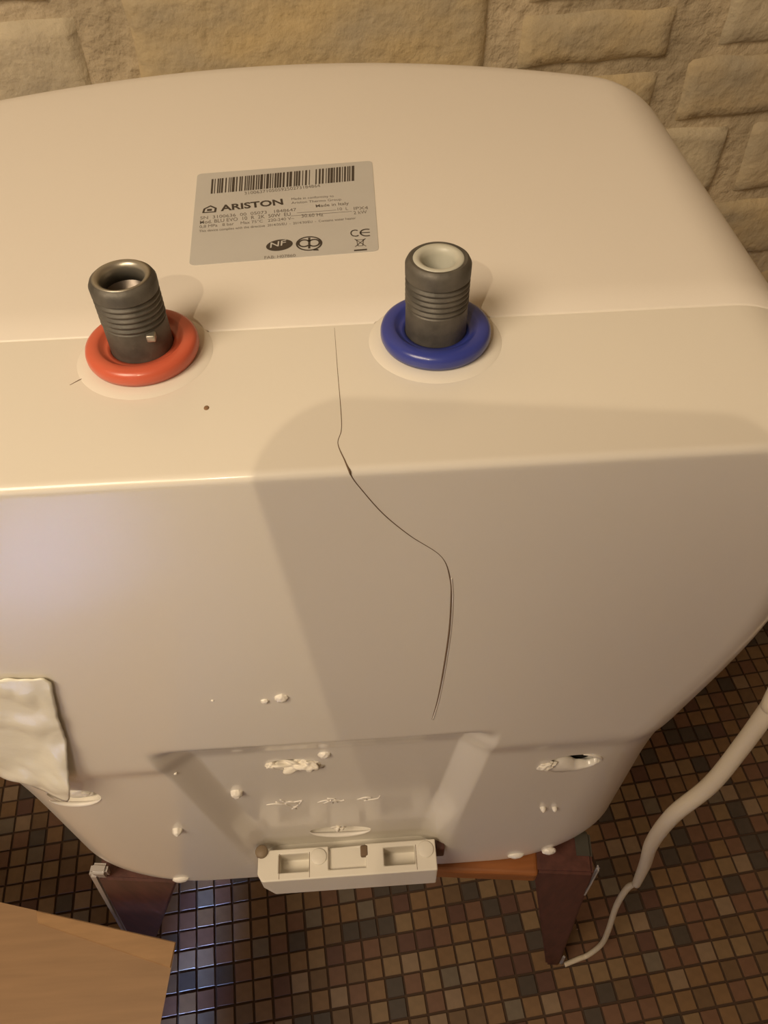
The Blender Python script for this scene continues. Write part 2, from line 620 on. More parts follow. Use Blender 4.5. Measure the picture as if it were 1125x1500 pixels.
obj('crack', tube([V(-72.5, 46, T0), V(-70, 48.2, T0), V(-67.5, 50, T0)], [0.0001, 0.0002, 0.0001], 6, 4), M['crack'], heater, True)
bm = bmesh.new()
bmesh.ops.create_icosphere(bm, subdivisions=2, radius=1)
for v in bm.verts:
    v.co = V(-26.3, 31.2, T0) + Vector((v.co.x * 0.0009, v.co.y * 0.0011, v.co.z * 0.0004))
obj('brown_speck', bm, M['dirt'], heater, True)


# foam plugs, rims and pegs on the lower back
def blob(name, x, z, a, b, d, m, seed, bump=0.25, label=None, tilt=0.0, off=0.0):
    bm = bmesh.new()
    bmesh.ops.create_icosphere(bm, subdivisions=4, radius=1)
    c = on_back(x, z, off)
    t = math.radians(tilt)
    for v in bm.verts:
        k = 1 + bump * noise.noise(v.co * 2.3 + Vector((seed, 0, 0)))
        p = Vector((v.co.x * a * k, v.co.y * d * k, v.co.z * b * k))
        p = Vector((p.x * math.cos(t) - p.z * math.sin(t), p.y, p.x * math.sin(t) + p.z * math.cos(t)))
        v.co = c + p / 1000
    return obj(name, bm, m, heater, True, label)


def rim(x, z, a, b, tl, r, a0, a1, m):
    pts, t = [], math.radians(tl)
    for i in range(15):
        q = math.radians(a0 + (a1 - a0) * i / 14)
        ex, ez = a * math.cos(q), b * math.sin(q)
        X, Z = x + ex * math.cos(t) - ez * math.sin(t), z + ex * math.sin(t) + ez * math.cos(t)
        pts.append(on_back(X, Z, 0.1))
    rr = [0.0002 + (r / 1000) * math.sin(math.pi * i / 14) for i in range(15)]
    obj('hole_rim', tube(pts, rr, 10, 3), m, heater, True)


rim(-141, 150, 14, 11, -8, 1.2, 200, 345, M['seamc'])
blob('foam_plug', -140, 146, 10, 6.5, 3.0, M['shell'], 2.0, 0.25, 'pale plug in the far left hole', 5, -5)
blob('foam_plug', -132, 155, 3.6, 2.6, 2.5, M['foam'], 4.0, 0.3, None, 5, -1)
rim(-5, 27, 20.5, 9, -6, 1.6, 190, 352, M['seamc'])
blob('foam_plug', -6, 34, 4.0, 4.6, 3.2, M['foam'], 6.0, 0.8, 'small lump of foam on the slot above the bracket', 10, -2)
blob('foam_plug', -22, 151, 12.5, 5.6, 4.0, M['foam'], 8.0, 0.8, 'lumpy cream foam filling the upper middle hole', -8, -1.5)
blob('foam_plug', -35.5, 155, 3.2, 2.8, 2.6, M['foam'], 9.0, 0.5, None, 0, -0.5)
blob('foam_plug', -15, 151, 6, 5.0, 3.6, M['foam'], 9.7, 0.6, None, 0, -0.5)
# torn flap over the dark hole on the right
bm = bmesh.new()
rows = []
for j in range(9):
    row = []
    for i in range(17):
        u, v = i / 16, j / 8
        xx = 113.5 + 28.5 * u
        lo = 150 + (-11.5 * math.sin(math.pi * (0.15 + 0.8 * u)) + 1.5 * noise.noise(Vector((u * 7, 0, 0))))
        hi = 151 + (-3.5 + 8.5 * sstep(0, 0.25, u) - 8.0 * sstep(0.3, 0.7, u) - 4 * sstep(0.7, 1, u)) + 1.0 * noise.noise(Vector((u * 9, 3, 0)))
        hi = max(hi, lo + 2.5)
        zz = lo + (hi - lo) * v
        yy = back_y(xx, zz) - 0.3 - 1.5 * math.sin(math.pi * v) * math.sin(math.pi * u) + 3.5 * v * v
        row.append(bm.verts.new(V(xx, yy, zz)))
    rows.append(row)
for j in range(8):
    for i in range(16):
        bm.faces.new((rows[j][i], rows[j][i + 1], rows[j + 1][i + 1], rows[j + 1][i]))
bmesh.ops.recalc_face_normals(bm, faces=bm.faces)
fl = obj('torn_flap', bm, M['shell'], heater, True, 'torn plastic flap hanging in the dark right-hand hole')
sm = fl.modifiers.new('solid', 'SOLIDIFY')
sm.thickness = 0.0008
blob('hole_shade', 128, 151, 14.5, 11.5, 0.6, M['dark'], 1.0, 0.0, 'black disc standing in for the shade behind the torn flap', 6, -6)  # black disc set into the hole, its colour stands for the shade
rim(128, 151, 15.5, 12, 8, 0.9, -10, 70, M['seamc'])
blob('foam_plug', 114, 150, 5.0, 3.6, 2.2, M['foam'], 12.0, 0.5, None, 35, 0)
for (x, z, r, dd) in [(-60.2, 115.7, 3.6, 4.0), (-100.7, 82.8, 3.0, 4.0), (-17.9, 255.9, 3.0, 1.9), (-25.3, 253.7, 1.8, 1.2),
                      (122.8, 76.2, 1.9, 3.0), (130.3, 74.6, 1.7, 2.8), (-5.9, 164.5, 3.4, 2.2), (-47.2, 257.3, 0.7, 0.6), (-82.6, 170.3, 0.9, 0.8)]:
    blob('moulded_peg', x, z, r, r * 1.0, dd, M['seamc'], x, 0.15)
for (x, z, a) in [(118.9, -31.0, 6.0), (142.5, -26.3, 5.0), (-123.4, -31.2, 6.0)]:
    blob('moulded_peg', x, z, a, 3.6, 2.6, M['seamc'], x, 0.1, None, 4)


def marks(x, z, strokes, r=0.42):
    for s in strokes:
        pts = [on_back(x + a, z + b * 1.6, 0.1) for a, b in s]
        if len(pts) == 1:
            pts.append(pts[0] + Vector((0.001, 0, 0)))
        yield tube(pts, [r / 1000] * len(pts), 6, 3)


def join_bms(name, bms, m, parent, label=None):
    out = bmesh.new()
    for b in bms:
        me = bpy.data.meshes.new('t')
        b.to_mesh(me)
        b.free()
        out.from_mesh(me)
        bpy.data.meshes.remove(me)
    return obj(name, out, m, parent, True, label)


join_bms('embossed_mark', marks(-34.4, 88, [[(-12, 1), (-7, 1.5), (-1, 0)], [(-6, 3.5), (0, -1), (5, -6)], [(-2, 4), (4, 2), (10, 3.5)], [(10, 3.5), (6, -3), (2, -6)], [(-1, 1), (3, 3), (7, -1), (3, -4), (-1, 1)], [(-3, 6), (0, 3)]]), M['seamc'], heater, 'embossed arrow-like symbol')
join_bms('embossed_mark', marks(-7.4, 87.5, [[(-8, 0), (-3, 2), (0, 0)], [(-5, -2), (0, 1), (4, -1)], [(0, 3), (1, -2)], [(2, 2), (6, 0), (8, 1)], [(-2, 4), (3, 3)]]), M['seamc'], heater)
join_bms('embossed_mark', marks(15.6, 88, [[(-7, 0), (-2, 2), (2, 1)], [(-3, -2), (2, -1), (6, 0), (7, 2.5)], [(-5, 1), (-1, -1)]]), M['seamc'], heater)

# wall bracket at the lower edge
BX0, BX1, BY, BZ0, BZ1 = -61.0, 58.0, -10.0, -12.0, 19.0
bm = bmesh.new()


def bpt(x, y, z):
    return V(x, y, z)


def bbox(x0, x1, y0, y1, z0, z1, bev=0.0008):
    r = bmesh.ops.create_cube(bm, size=1)
    for v in r['verts']:
        v.co = bpt(x0 + (x1 - x0) * (v.co.x + .5), y0 + (y1 - y0) * (v.co.y + .5), z0 + (z1 - z0) * (v.co.z + .5))
    es = {e for v in r['verts'] for e in v.link_edges}
    bmesh.ops.bevel(bm, geom=list(es), offset=bev, segments=2, affect='EDGES')


YB = 10.0
# one solid block, pockets pressed into its upper side
cells_x = [BX0, BX0 + 14, BX0 + 34, BX0 + 47, BX1 - 47, BX1 - 35, BX1 - 14, BX1]
kinds = ['post', 'pocket', 'post', 'tray', 'post', 'pocket', 'post']
H_ = {'post': BZ1, 'pocket': BZ1 - 14, 'tray': BZ1 - 4}
y_cells = [BY, BY + 5, BY + 16.5, YB]


def hgt(i, j):
    k = kinds[i]
    if j == 0:
        return BZ1
    if k == 'pocket':
        return H_[k] if j == 1 else BZ1
    return H_[k]


def quad(p):
    bm.faces.new([bm.verts.new(bpt(*q)) for q in p])


nx_, ny_ = len(kinds), 3
for i in range(nx_):
    for j in range(ny_):
        x0, x1, y0, y1, h = cells_x[i], cells_x[i + 1], y_cells[j], y_cells[j + 1], hgt(i, j)
        quad([(x0, y0, h), (x1, y0, h), (x1, y1, h), (x0, y1, h)])
        quad([(x0, y0, BZ0), (x0, y1, BZ0), (x1, y1, BZ0), (x1, y0, BZ0)])
        for (xa, ya, xb_, yb_, ni, nj) in ((x0, y0, x1, y0, i, j - 1), (x1, y0, x1, y1, i + 1, j), (x1, y1, x0, y1, i, j + 1), (x0, y1, x0, y0, i - 1, j)):
            hn = hgt(ni, nj) if 0 <= ni < nx_ and 0 <= nj < ny_ else BZ0
            if hn < h:
                quad([(xa, ya, hn), (xb_, yb_, hn), (xb_, yb_, h), (xa, ya, h)])
bmesh.ops.remove_doubles(bm, verts=bm.verts, dist=1e-6)
bmesh.ops.recalc_face_normals(bm, faces=bm.faces)
cut_l = [v for v in bm.verts if v.co.x * 1000 < BX0 + 1 and v.co.y * 1000 < BY + 1]
for v in cut_l:                                       # slanted left end
    v.co.x += 0.003 if v.co.z * 1000 + FLOOR * 0 - 500 > BZ0 + 2 else 0.009
br_o = obj('wall_bracket', bm, M['bracket'], heater, False, 'cream mounting bracket with two square pockets')
bv_ = br_o.modifiers.new('bevel', 'BEVEL')
bv_.width = 0.0009
bv_.segments = 3
bv_.limit_method = 'ANGLE'
for (xx, w_) in [(BX0 + 40.5, 5.4), (BX1 - 6.8, 5.4)]:
    bm = bmesh.new()
    lathe(bm, [(w_, 0), (w_, 1.6), (w_ - 0.5, 1.9), (1, 2.0)], bpt(xx, 3.5, BZ1 - 1.0), seg=40)
    obj('bracket_boss', bm, M['bracket'], heater, True)
for xa, ya in ((BX0 + 14.2, -2), (BX0 + 34.2, -9), (BX1 - 13.6, -9)):
    bm = bmesh.new()
    bbox(xa, xa + 0.35, ya if ya < -5 else -9, YB - 3, BZ1 - 0.5, BZ1 + 0.06, 0.00005)
    obj('bracket_seam', bm, M['crack'], heater)
bm = bmesh.new()
lathe(bm, [(4.2, 0), (4.2, 5), (3.4, 6)], bpt(BX0 + 2.5, 9, BZ1 - 3), seg=32)
obj('bracket_bolt', bm, M['dull'], heater, True)
bm = bmesh.new()
box(bm, bpt(BX1 - 50.5, 2, BZ1 - 4), bpt(BX1 - 45.5, 9, BZ1 + 0.5), 0.001)
obj('bracket_clip', bm, M['crack'], heater, True)
bm = bmesh.new()
box(bm, V(BX0 + 4, 9.8, -10), V(BX1 - 2, 19, 2), 0.001)
obj('bracket_foot', bm, M['bracket'], heater)
bm = bmesh.new()
box(bm, V(59, 6, -8), V(65, 14, 8), 0.001)
obj('bracket_bolt', bm, M['leg'], heater, True)

# ------------------------------------------------------------------ rating label with its print
LZ = T0 + 0.12
corners = [(-39.9, 113.6), (34.0, 117.6), (35.3, 192.6), (-43.4, 187.4)]      # BL BR TR TL
bm = bmesh.new()
lv = []
for k in range(4):
    c0, c, c1 = Vector(corners[k - 1]), Vector(corners[k]), Vector(corners[(k + 1) % 4])
    da, db = (c0 - c).normalized(), (c1 - c).normalized()
    r_ = 2.6
    for i in range(7):
        t = i / 6
        p = c + da * r_ * (1 - t) ** 2 + db * r_ * t ** 2
        lv.append(p)
top_v = [bm.verts.new(V(p.x, p.y, LZ + 0.05)) for p in lv]
bot_v = [bm.verts.new(V(p.x, p.y, T0 - 0.05)) for p in lv]
bm.faces.new(top_v)
for i in range(len(lv)):
    j = (i + 1) % len(lv)
    bm.faces.new((bot_v[i], bot_v[j], top_v[j], top_v[i]))
bmesh.ops.recalc_face_normals(bm, faces=bm.faces)
rl = obj('rating_label', bm, M['label'], heater, False, 'grey rectangular rating sticker with barcode and print')
LP = LZ + 0.12


def poly(bm, pts, z=LP):
    vs = [bm.verts.new(V(x, y, z)) for x, y in pts]
    f = bm.faces.new(vs)
    return f


def text_bm(out, s, p0, p1, height, z=LP, shear=0.0, bold=0.0, top=None):
    """text whose baseline runs p0 -> p1 (mm) with the given letter height"""
    cu = bpy.data.curves.new('t', 'FONT')
    cu.body = s
    cu.size = 1
    cu.shear = shear
    cu.offset = bold
    cu.resolution_u = 3
    to = bpy.data.objects.new('t', cu)
    COL.objects.link(to)
    dgx = bpy.context.evaluated_depsgraph_get()
    me = bpy.data.meshes.new_from_object(to.evaluated_get(dgx))
    bpy.data.objects.remove(to)
    bpy.data.curves.remove(cu)
    xs = [v.co.x for v in me.vertices]
    y_hi = max(v.co.y for v in me.vertices)
    x0, x1 = min(xs), max(xs)
    dx, dy = p1[0] - p0[0], p1[1] - p0[1]
    L = math.hypot(dx, dy)
    ux, uy = dx / L, dy / L
    for v in me.vertices:
        a = (v.co.x - x0) / (x1 - x0) * L
        b = v.co.y / y_hi * height
        v.co = V(p0[0] + ux * a - uy * b, p0[1] + uy * a + ux * b, z)
    out.from_mesh(me)
    bpy.data.meshes.remove(me)


# barcode
bm = bmesh.new()
rnd = random.Random(5)
pat = []
x = 0.0
while x < 1:
    wbar = rnd.choice([0.006, 0.009, 0.013, 0.018])
    gap = rnd.choice([0.0045, 0.006, 0.009, 0.014])
    pat.append((x, min(1, x + wbar)))
    x += wbar + gap
bl, br_, tr, tl_ = (-36.0, 168.8), (26.8, 174.6), (27.4, 188.5), (-36.6, 181.8)
for a, b in pat:
    if 0.695 < a < 0.72 or 0.50 < a < 0.515:
        continue
    lerp = lambda p, q, t: (p[0] + (q[0] - p[0]) * t, p[1] + (q[1] - p[1]) * t)
    poly(bm, [lerp(bl, br_, a), lerp(bl, br_, b), lerp(tl_, tr, b), lerp(tl_, tr, a)])
obj('barcode', bm, M['ink'], rl)['kind'] = 'stuff'

bm = bmesh.new()
text_bm(bm, 'ARISTON', (-30.6, 153.8), (-4.3, 156.9), 4.9, bold=0.028)
# house emblem
for s, t in ((1.0, 0.70),):
    c = (-35.4, 155.3)
    shape = [(-2.9, -2.6), (2.9, -2.3), (3.0, 1.2), (0.2, 3.6), (-2.6, 1.0)]
    o_ = [(c[0] + x * s, c[1] + y * s) for x, y in shape]
    i_ = [(c[0] + x * t, c[1] + y * t) for x, y in shape]
    for k in range(5):
        poly(bm, [o_[k], o_[(k + 1) % 5], i_[(k + 1) % 5], i_[k]])
poly(bm, [(-36.4, 154.2), (-34.4, 154.3), (-34.4, 156.0), (-36.4, 155.9)])


def arc_ring(bm, c, a, b, th, a0, a1, rot=0, n=40, z=LP):
    r = math.radians(rot)
    def pt(q, k):
        x, y = (a - k) * math.cos(q), (b - k) * math.sin(q)
        return (c[0] + x * math.cos(r) - y * math.sin(r), c[1] + x * math.sin(r) + y * math.cos(r))
    for i in range(n):
        q0 = math.radians(a0 + (a1 - a0) * i / n)
        q1 = math.radians(a0 + (a1 - a0) * (i + 1) / n)
        poly(bm, [pt(q0, 0), pt(q1, 0), pt(q1, th), pt(q0, th)], z)


# NF oval (solid) and IMQ style ring
arc_ring(bm, (-5.2, 125.1), 5.4, 4.0, 3.99, 0, 360, 18)
text_bm(bm, 'C', (23.4, 128.6), (26.6, 128.8), 5.3)
arc_ring(bm, (29.9, 131.4), 2.9, 2.9, 0.7, 62, 298, 0, 24)
poly(bm, [(27.3, 131.1), (31.2, 131.2), (31.2, 131.8), (27.3, 131.7)])
arc_ring(bm, (6.6, 125.3), 5.3, 5.3, 0.75, 0, 360)
arc_ring(bm, (4.6, 125.6), 2.6, 2.9, 0.85, 30, 320)
arc_ring(bm, (8.6, 125.6), 2.6, 2.9, 0.85, -140, 150)
poly(bm, [(6.2, 121.6), (7.1, 121.6), (7.1, 129.6), (6.2, 129.6)])
poly(bm, [(8.2, 120.0), (10.4, 119.8), (10.2, 120.9), (8.6, 121.0)])
poly(bm, [(24.3, 118.1), (29.4, 118.4), (29.4, 119.4), (24.3, 119.1)])
obj('logo_print', bm, M['ink'], rl)['kind'] = 'stuff'
bm = bmesh.new()
text_bm(bm, 'NF', (-8.9, 123.2), (-1.6, 125.3), 3.5, z=LP + 0.1, shear=0.3, bold=0.01)
obj('white_letters', bm, M['label'], rl, label='pale letters NF on the dark oval')
bm = bmesh.new()
text_bm(bm, '3100637105059250273184864', (-21.2, 166.6), (11.5, 170.4), 2.6)
text_bm(bm, 'Made in conformity to', (-0.9, 160.2), (17.2, 161.2), 1.9)
text_bm(bm, 'Ariston Thermo Group', (-0.9, 156.9), (20.4, 158.1), 1.9)
text_bm(bm, 'Made in Italy', (9.5, 153.2), (23.5, 154.3), 2.3, bold=0.01)
text_bm(bm, 'SN  3100636  00  05073   1848647', (-38.6, 147.6), (1.3, 151.0), 2.4)
text_bm(bm, 'Mod. BLU EVO  10  R  2K  50W  EU', (-38.4, 144.0), (-1.0, 147.4), 2.7, bold=0.005)
text_bm(bm, '0,8 MPa   8 bar    Max 75\u00b0C   220-240 V~', (-38.3, 140.8), (0.5, 144.2), 2.3)
text_bm(bm, '30.60 Hz', (3.5, 145.4), (12.5, 145.8), 2.6)
text_bm(bm, 'This device complies with the directive  2014/35/EU  -  2014/30/EU  -  Contains water heater', (-38.2, 137.6), (26.0, 142.2), 1.8)
text_bm(bm, '10  L', (18.6, 149.8), (23.0, 149.9), 2.2)
text_bm(bm, 'IPX4', (25.4, 149.6), (31.4, 149.7), 2.5)
text_bm(bm, '2 kW', (25.2, 146.1), (30.8, 146.4), 2.5)
poly(bm, [(1.5, 149.2), (18, 150.1), (18, 150.35), (1.5, 149.45)])
poly(bm, [(-1, 147.0), (24.5, 148.4), (24.5, 148.65), (-1, 147.25)])
text_bm(bm, 'FAB: H07860', (-10.8, 115.6), (1.3, 116.2), 2.0)
# crossed-out bin
for a, b in (((25.1, 126.2), (28.9, 126.3)), ((25.6, 126.2), (26.0, 121.8)), ((28.3, 126.2), (27.9, 121.8)), ((26.0, 121.8), (27.9, 121.8)), ((24.8, 121.2), (29.2, 127.0)), ((24.8, 127.0), (29.2, 121.2))):
    d = Vector(b) - Vector(a)
    n_ = Vector((-d.y, d.x)).normalized() * 0.22
    A, B = Vector(a), Vector(b)
    poly(bm, [tuple(A - n_), tuple(B - n_), tuple(B + n_), tuple(A + n_)])
obj('fine_print', bm, M['ink2'], rl)['kind'] = 'stuff'

# ------------------------------------------------------------------ torn film stuck low on the left of the back shell
bm = bmesh.new()
rows = []
NU, NV = 44, 50


def right_edge(v):      # v 0 bottom .. 1 top
    k = [(0, -136, 170), (0.1, -131.0, 180), (0.28, -124.6, 204), (0.5, -117, 233), (0.66, -113.2, 254), (0.85, -108.5, 276), (0.94, -106.6, 284), (1, -108.5, 287.5)]
    for a, b in zip(k, k[1:]):
        if v <= b[0]:
            t = (v - a[0]) / (b[0] - a[0])
            return a[1] + (b[1] - a[1]) * t, a[2] + (b[2] - a[2]) * t
    return k[-1][1], k[-1][2]


for j in range(NV + 1):
    v = j / NV
    xr, zr = right_edge(v)
    xr += 0.8 * noise.noise(Vector((v * 14, 1, 0))) + (0.4 * noise.noise(Vector((v * 50, 2, 0))))
    zl = 186 + (291.5 - 186) * v
    xl = -172
    row = []
    for i in range(NU + 1):
        u = i / NU
        x = xl + (xr - xl) * u
        if j == 0:
            pass
        z = zl + (zr - zl) * u ** 1.6 + (1.2 * noise.noise(Vector((u * 12, 5, 0))) if j in (0, NV) else 0)
        R = 54 - 24 * sstep(140, 300, z)
        fx = Ahalf(z) - R * 0.9 - 2
        curve = max(0, (-x - fx))
        ybase = (curve ** 2) / (2 * R) if curve > 0 else 0
        crumple = 1.6 * noise.noise(Vector((x * 0.045, z * 0.05, 3))) + 1.0 * abs(noise.noise(Vector((x * 0.09, z * 0.05, 8)))) * 2
        lift = 0.8 + 2.0 * sstep(0.6, 1, u) * (1 - 0.75 * v) + 5.0 * sstep(0.45, 1, u) * (1 - sstep(0, 0.5, v)) + max(0, crumple)
        row.append(bm.verts.new(V(x, ybase + back_relief(x, z) * 0.6 - lift, z)))
    rows.append(row)
for j in range(NV):
    for i in range(NU):
        bm.faces.new((rows[j][i], rows[j][i + 1], rows[j + 1][i + 1], rows[j + 1][i]))
bmesh.ops.recalc_face_normals(bm, faces=bm.faces)
pf = obj('torn_film', bm, M['paper'], heater, True, 'crumpled yellowish white torn film stuck low on the left')
sm = pf.modifiers.new('solid', 'SOLIDIFY')
sm.thickness = 0.0006
sm.offset = 0
root_at(heater, V(0, 180, HB))

# ------------------------------------------------------------------ stool under the heater
stool = thing('wooden_stool', 'brown wooden stool with tapering splayed legs, hidden under the water heater', 'stool')
TH = math.radians(-6.0)
ST = Matrix.Translation(V(60, 6.5, -500)) @ Matrix.Rotation(TH, 4, 'Z')      # front edge line of the seat


def sbox(lo, hi, bev):
    b = bmesh.new()
    box(b, lo, hi, bev, ST)
    return b


seat_top = (500 + HB) / 1000
obj('seat', sbox((-0.245, 0, seat_top - 0.018), (0.076, 0.34, seat_top - 0.0003), 0.003), M['orange'], stool, False, 'orange-brown varnished seat board')


def tleg(top, wt, dt, tip, wb, db, m=M['leg'], rot=0.0):
    b = bmesh.new()
    rr = []
    for (c, w_, d_) in ((top, wt, dt), (tip, wb, db)):
        ring = []
        for sx, sy in ((-1, -1), (1, -1), (1, 1), (-1, 1)):
            x, y = sx * w_ / 2, sy * d_ / 2
            ring.append(b.verts.new(V(c[0] + x * math.cos(rot) - y * math.sin(rot), c[1] + x * math.sin(rot) + y * math.cos(rot), c[2])))
        rr.append(ring)
    for i in range(4):
        b.faces.new((rr[0][i], rr[1][i], rr[1][(i + 1) % 4], rr[0][(i + 1) % 4]))
    b.faces.new(rr[0])
    b.faces.new(rr[1][::-1])
    bmesh.ops.recalc_face_normals(b, faces=b.faces)
    bmesh.ops.bevel(b, geom=b.edges[:], offset=0.002, segments=2, affect='EDGES')
    return b


lr = obj('leg', tleg((156, 14, -46), 44, 30, (219, 22, -499.5), 16, 14, rot=TH), M['leg'], stool, False, 'dark red-brown tapering right front leg')
ll = obj('leg', tleg((-162, 32, -60), 62, 26, (-272, 62, -499.5), 12, 12, rot=TH), M['leg'], stool, False, 'dark tapering left front leg')
obj('leg', tleg((150, 300, -62), 40, 26, (225, 370, -499.5), 16, 14, rot=TH), M['leg'], stool)
obj('leg', tleg((-158, 318, -62), 60, 26, (-262, 385, -499.5), 16, 14, rot=TH), M['leg'], stool)
obj('lit_edge', tleg((-193, 25, -50), 8, 8, (-279, 57, -497), 5, 5, rot=TH), M['pale'], ll, False, 'pale strip standing in for the lit narrow side of the leg')  # pale colour stands for light on the leg's narrow side
obj('lit_edge_tip', tleg((-185, 22, -34), 13, 8, (-188, 25, -58), 9, 6, rot=TH), M['pale'], ll, False, 'bright tip painted as light at the strip end')  # lit end of that side, put into the colour
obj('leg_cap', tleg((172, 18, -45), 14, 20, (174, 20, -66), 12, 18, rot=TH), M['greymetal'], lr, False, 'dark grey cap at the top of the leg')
obj('lit_edge', tleg((181, 2, -47), 3, 4, (183, 1, -118), 2.5, 3, rot=TH), M['pale'], lr, False, 'pale thin strip painted as the edge highlight')  # highlight along the right leg's edge, built as a pale sliver
obj('lit_edge', tleg((222, 13, -440), 3, 3, (228, 15, -498), 5, 4, rot=TH), M['pale'], lr)  # pale sliver in place of a glint near the leg's foot
obj('apron', sbox((-0.02, 0.012, seat_top - 0.034), (0.076, 0.030, seat_top - 0.018), 0.003), M['orange'], stool)
root_at(stool, V(-10, 150, -500))

# ------------------------------------------------------------------ small oak table at the left
table = thing('small_table', 'light oak table top corner at the lower left, in front of the heater', 'table')
TZ = -150.0
cor = Vector((-151.0, -5.4))
ux = Vector((-153.0, 40.3)).normalized()
uy = Vector((-6.0, -56.4)).normalized()


def tp(a, b, z):
    p = cor + ux * a + uy * b
    return V(p.x, p.y, z)


def prism(bot, top_, zb, zt):
    b = bmesh.new()
    B = [b.verts.new(tp(x, y, zb)) for x, y in bot]
    T = [b.verts.new(tp(x, y, zt)) for x, y in top_]
    n = len(B)
    for i in range(n):
        b.faces.new((B[i], B[(i + 1) % n], T[(i + 1) % n], T[i]))
    b.faces.new(B[::-1])
    b.faces.new(T)
    bmesh.ops.recalc_face_normals(b, faces=b.faces)
    return b


b = prism([(24, 14), (430, 14), (430, 340), (24, 340)], [(0, 0), (450, 0), (450, 360), (0, 360)], TZ - 20, TZ)
obj('table_top', b, M['wood'], table, False, 'oak veneered top')
b = prism([(0.0, 0.4), (0.3, 19), (120, 9), (125, 0.4)], [(0.6, 0.8), (0.8, 18.3), (120, 8.4), (124, 0.8)], TZ - 0.01, TZ + 1.2)
obj('edge_strip', b, M['woodedge'], table, False, 'tapering raised oak edging strip')
for a, c in ((220, 120), (400, 120), (220, 310), (400, 310)):
    b = prism([(a, c), (a + 26, c), (a + 26, c + 26), (a, c + 26)], [(a - 6, c - 6), (a + 32, c - 6), (a + 32, c + 32), (a - 6, c + 32)], -500, TZ - 20)
    obj('leg', b, M['wood'], table)
root_at(table, V(-340, -170, -500))

# ------------------------------------------------------------------ power cord
cordt = thing('power_cord', 'white power cord hanging beside the heater on the right and reaching the floor', 'cord')
pts = [(240, 60, 395), (236, 45, 340), (230, 32, 300), (222, 18, 258), (213.3, 1.9, 219.8), (213.8, 1.0, 208.6), (208.8, -4.5, 177.6), (200.5, -11.2, 145.5),
       (190.6, -12.9, 104.5), (202.2, -3.4, 21.4), (223.9, 8.7, -72.2), (245.4, 20.4, -179.2)]
obj('sheath', tube([V(*p) for p in pts], [0.0046] * 8 + [0.0046, 0.0046, 0.0045, 0.0036], 18, 12), M['cord'], cordt, True, 'thick white outer sheath')


def at(u, v, dep):
    return Vector((u, v, dep))


thin = [(245.0, 20.2, -177), (247, 26, -215), (256, 30, -300), (268, 28, -400), (272, 26, -460), (262, 22, -494), (250, 19, -497), (232, 14, -497)]
obj('inner_cord', tube([V(*p) for p in thin], [0.0022, 0.003, 0.003, 0.003, 0.003, 0.003, 0.003, 0.0028], 14, 10), M['cord'], cordt, True, 'thin white cord below the sheath')
root_at(cordt, V(235, 14, -500))

# ------------------------------------------------------------------ lamp, added pendant and phone (outside the frame, they light and shade the scene)
lamp = thing('reading_lamp', 'small clamp lamp with a dark cup shade behind the camera', 'lamp')
bm = bmesh.new()
ax = (V(0, 60, 396) - LAMP).normalized()
lathe(bm, [(9, -14), (24, 0), (25, 0), (10, -16), (9, -34), (3, -34), (3, -15)], LAMP + ax * -0.006, axis=ax, seg=40, closed=True)
obj('lamp_shade', bm, M['greymetal'], lamp, True)
obj('lamp_arm', tube([LAMP - ax * 0.036, LAMP - ax * 0.12 + Vector((-0.05, 0, 0.05)), V(-420, -900, 1000), V(-560, -1270, 1020)], [0.005] * 4, 10, 8), M['greymetal'], lamp, True)
cl = thing('added_pendant_lamp', 'round white pendant lamp, added unseen behind the viewpoint for soft fill', 'lamp')
bm = bmesh.new()
pax = (V(-20, 60, 300) - V(-640, -600, 1350)).normalized()
pc = V(-640, -600, 1350) - pax * 0.008
lathe(bm, [(320, 0), (322, -6), (290, -50), (200, -85), (60, -105), (5, -107)], pc, axis=pax, seg=48)
obj('lamp_shade', bm, M['seamc'], cl, True)
obj('lamp_flex', tube([pc - pax * 0.095, pc - pax * 0.13 + Vector((0, 0, 0.05)), V(-720, -670, 1700), V(-720, -670, 1999)], [0.004] * 4, 8, 6), M['seamc'], cl, True)

ph = thing('smartphone', 'black smartphone held behind the viewpoint, taking the picture', 'phone')
PM = Matrix.Translation(V(CX, CY, CZ)) @ CAMROT @ Matrix.Rotation(math.radians(-2.5), 4, 'Z')
bm = bmesh.new()
X0, X1, Y0, Y1, PR = -0.0765, 0.0085, -0.158, 0.0022, 0.0115
oc = []
for cx_, cy_, a0 in ((X1 - PR, Y1 - PR, 0), (X0 + PR, Y1 - PR, 90), (X0 + PR, Y0 + PR, 180), (X1 - PR, Y0 + PR, 270)):
    for i in range(9):
        q = math.radians(a0 + i * 90 / 8)
        oc.append((cx_ + PR * math.cos(q), cy_ + PR * math.sin(q)))
prev = None
for zz, ins in ((0.004, 0.001), (0.005, 0), (0.0115, 0), (0.0125, 0.001)):
    kx, ky = 1 - ins / 0.0425, 1 - ins / 0.08
    mx, my = (X0 + X1) / 2, (Y0 + Y1) / 2
    ring = [bm.verts.new(PM @ Vector((mx + (x - mx) * kx, my + (y - my) * ky, zz))) for x, y in oc]
    if prev:
        for i in range(len(ring)):
            j = (i + 1) % len(ring)
            bm.faces.new((prev[i], prev[j], ring[j], ring[i]))
    else:
        bm.faces.new(ring[::-1])
    prev = ring
bm.faces.new(prev)
bmesh.ops.recalc_face_normals(bm, faces=bm.faces)
bm.normal_update()
obj('phone_body', bm, M['phone'], ph, True)
bm = bmesh.new()
box(bm, (-0.074, -0.148, 0.0124), (0.003, -0.008, 0.0128), 0, PM)
obj('screen', bm, M['glass'], ph)
bm = bmesh.new()
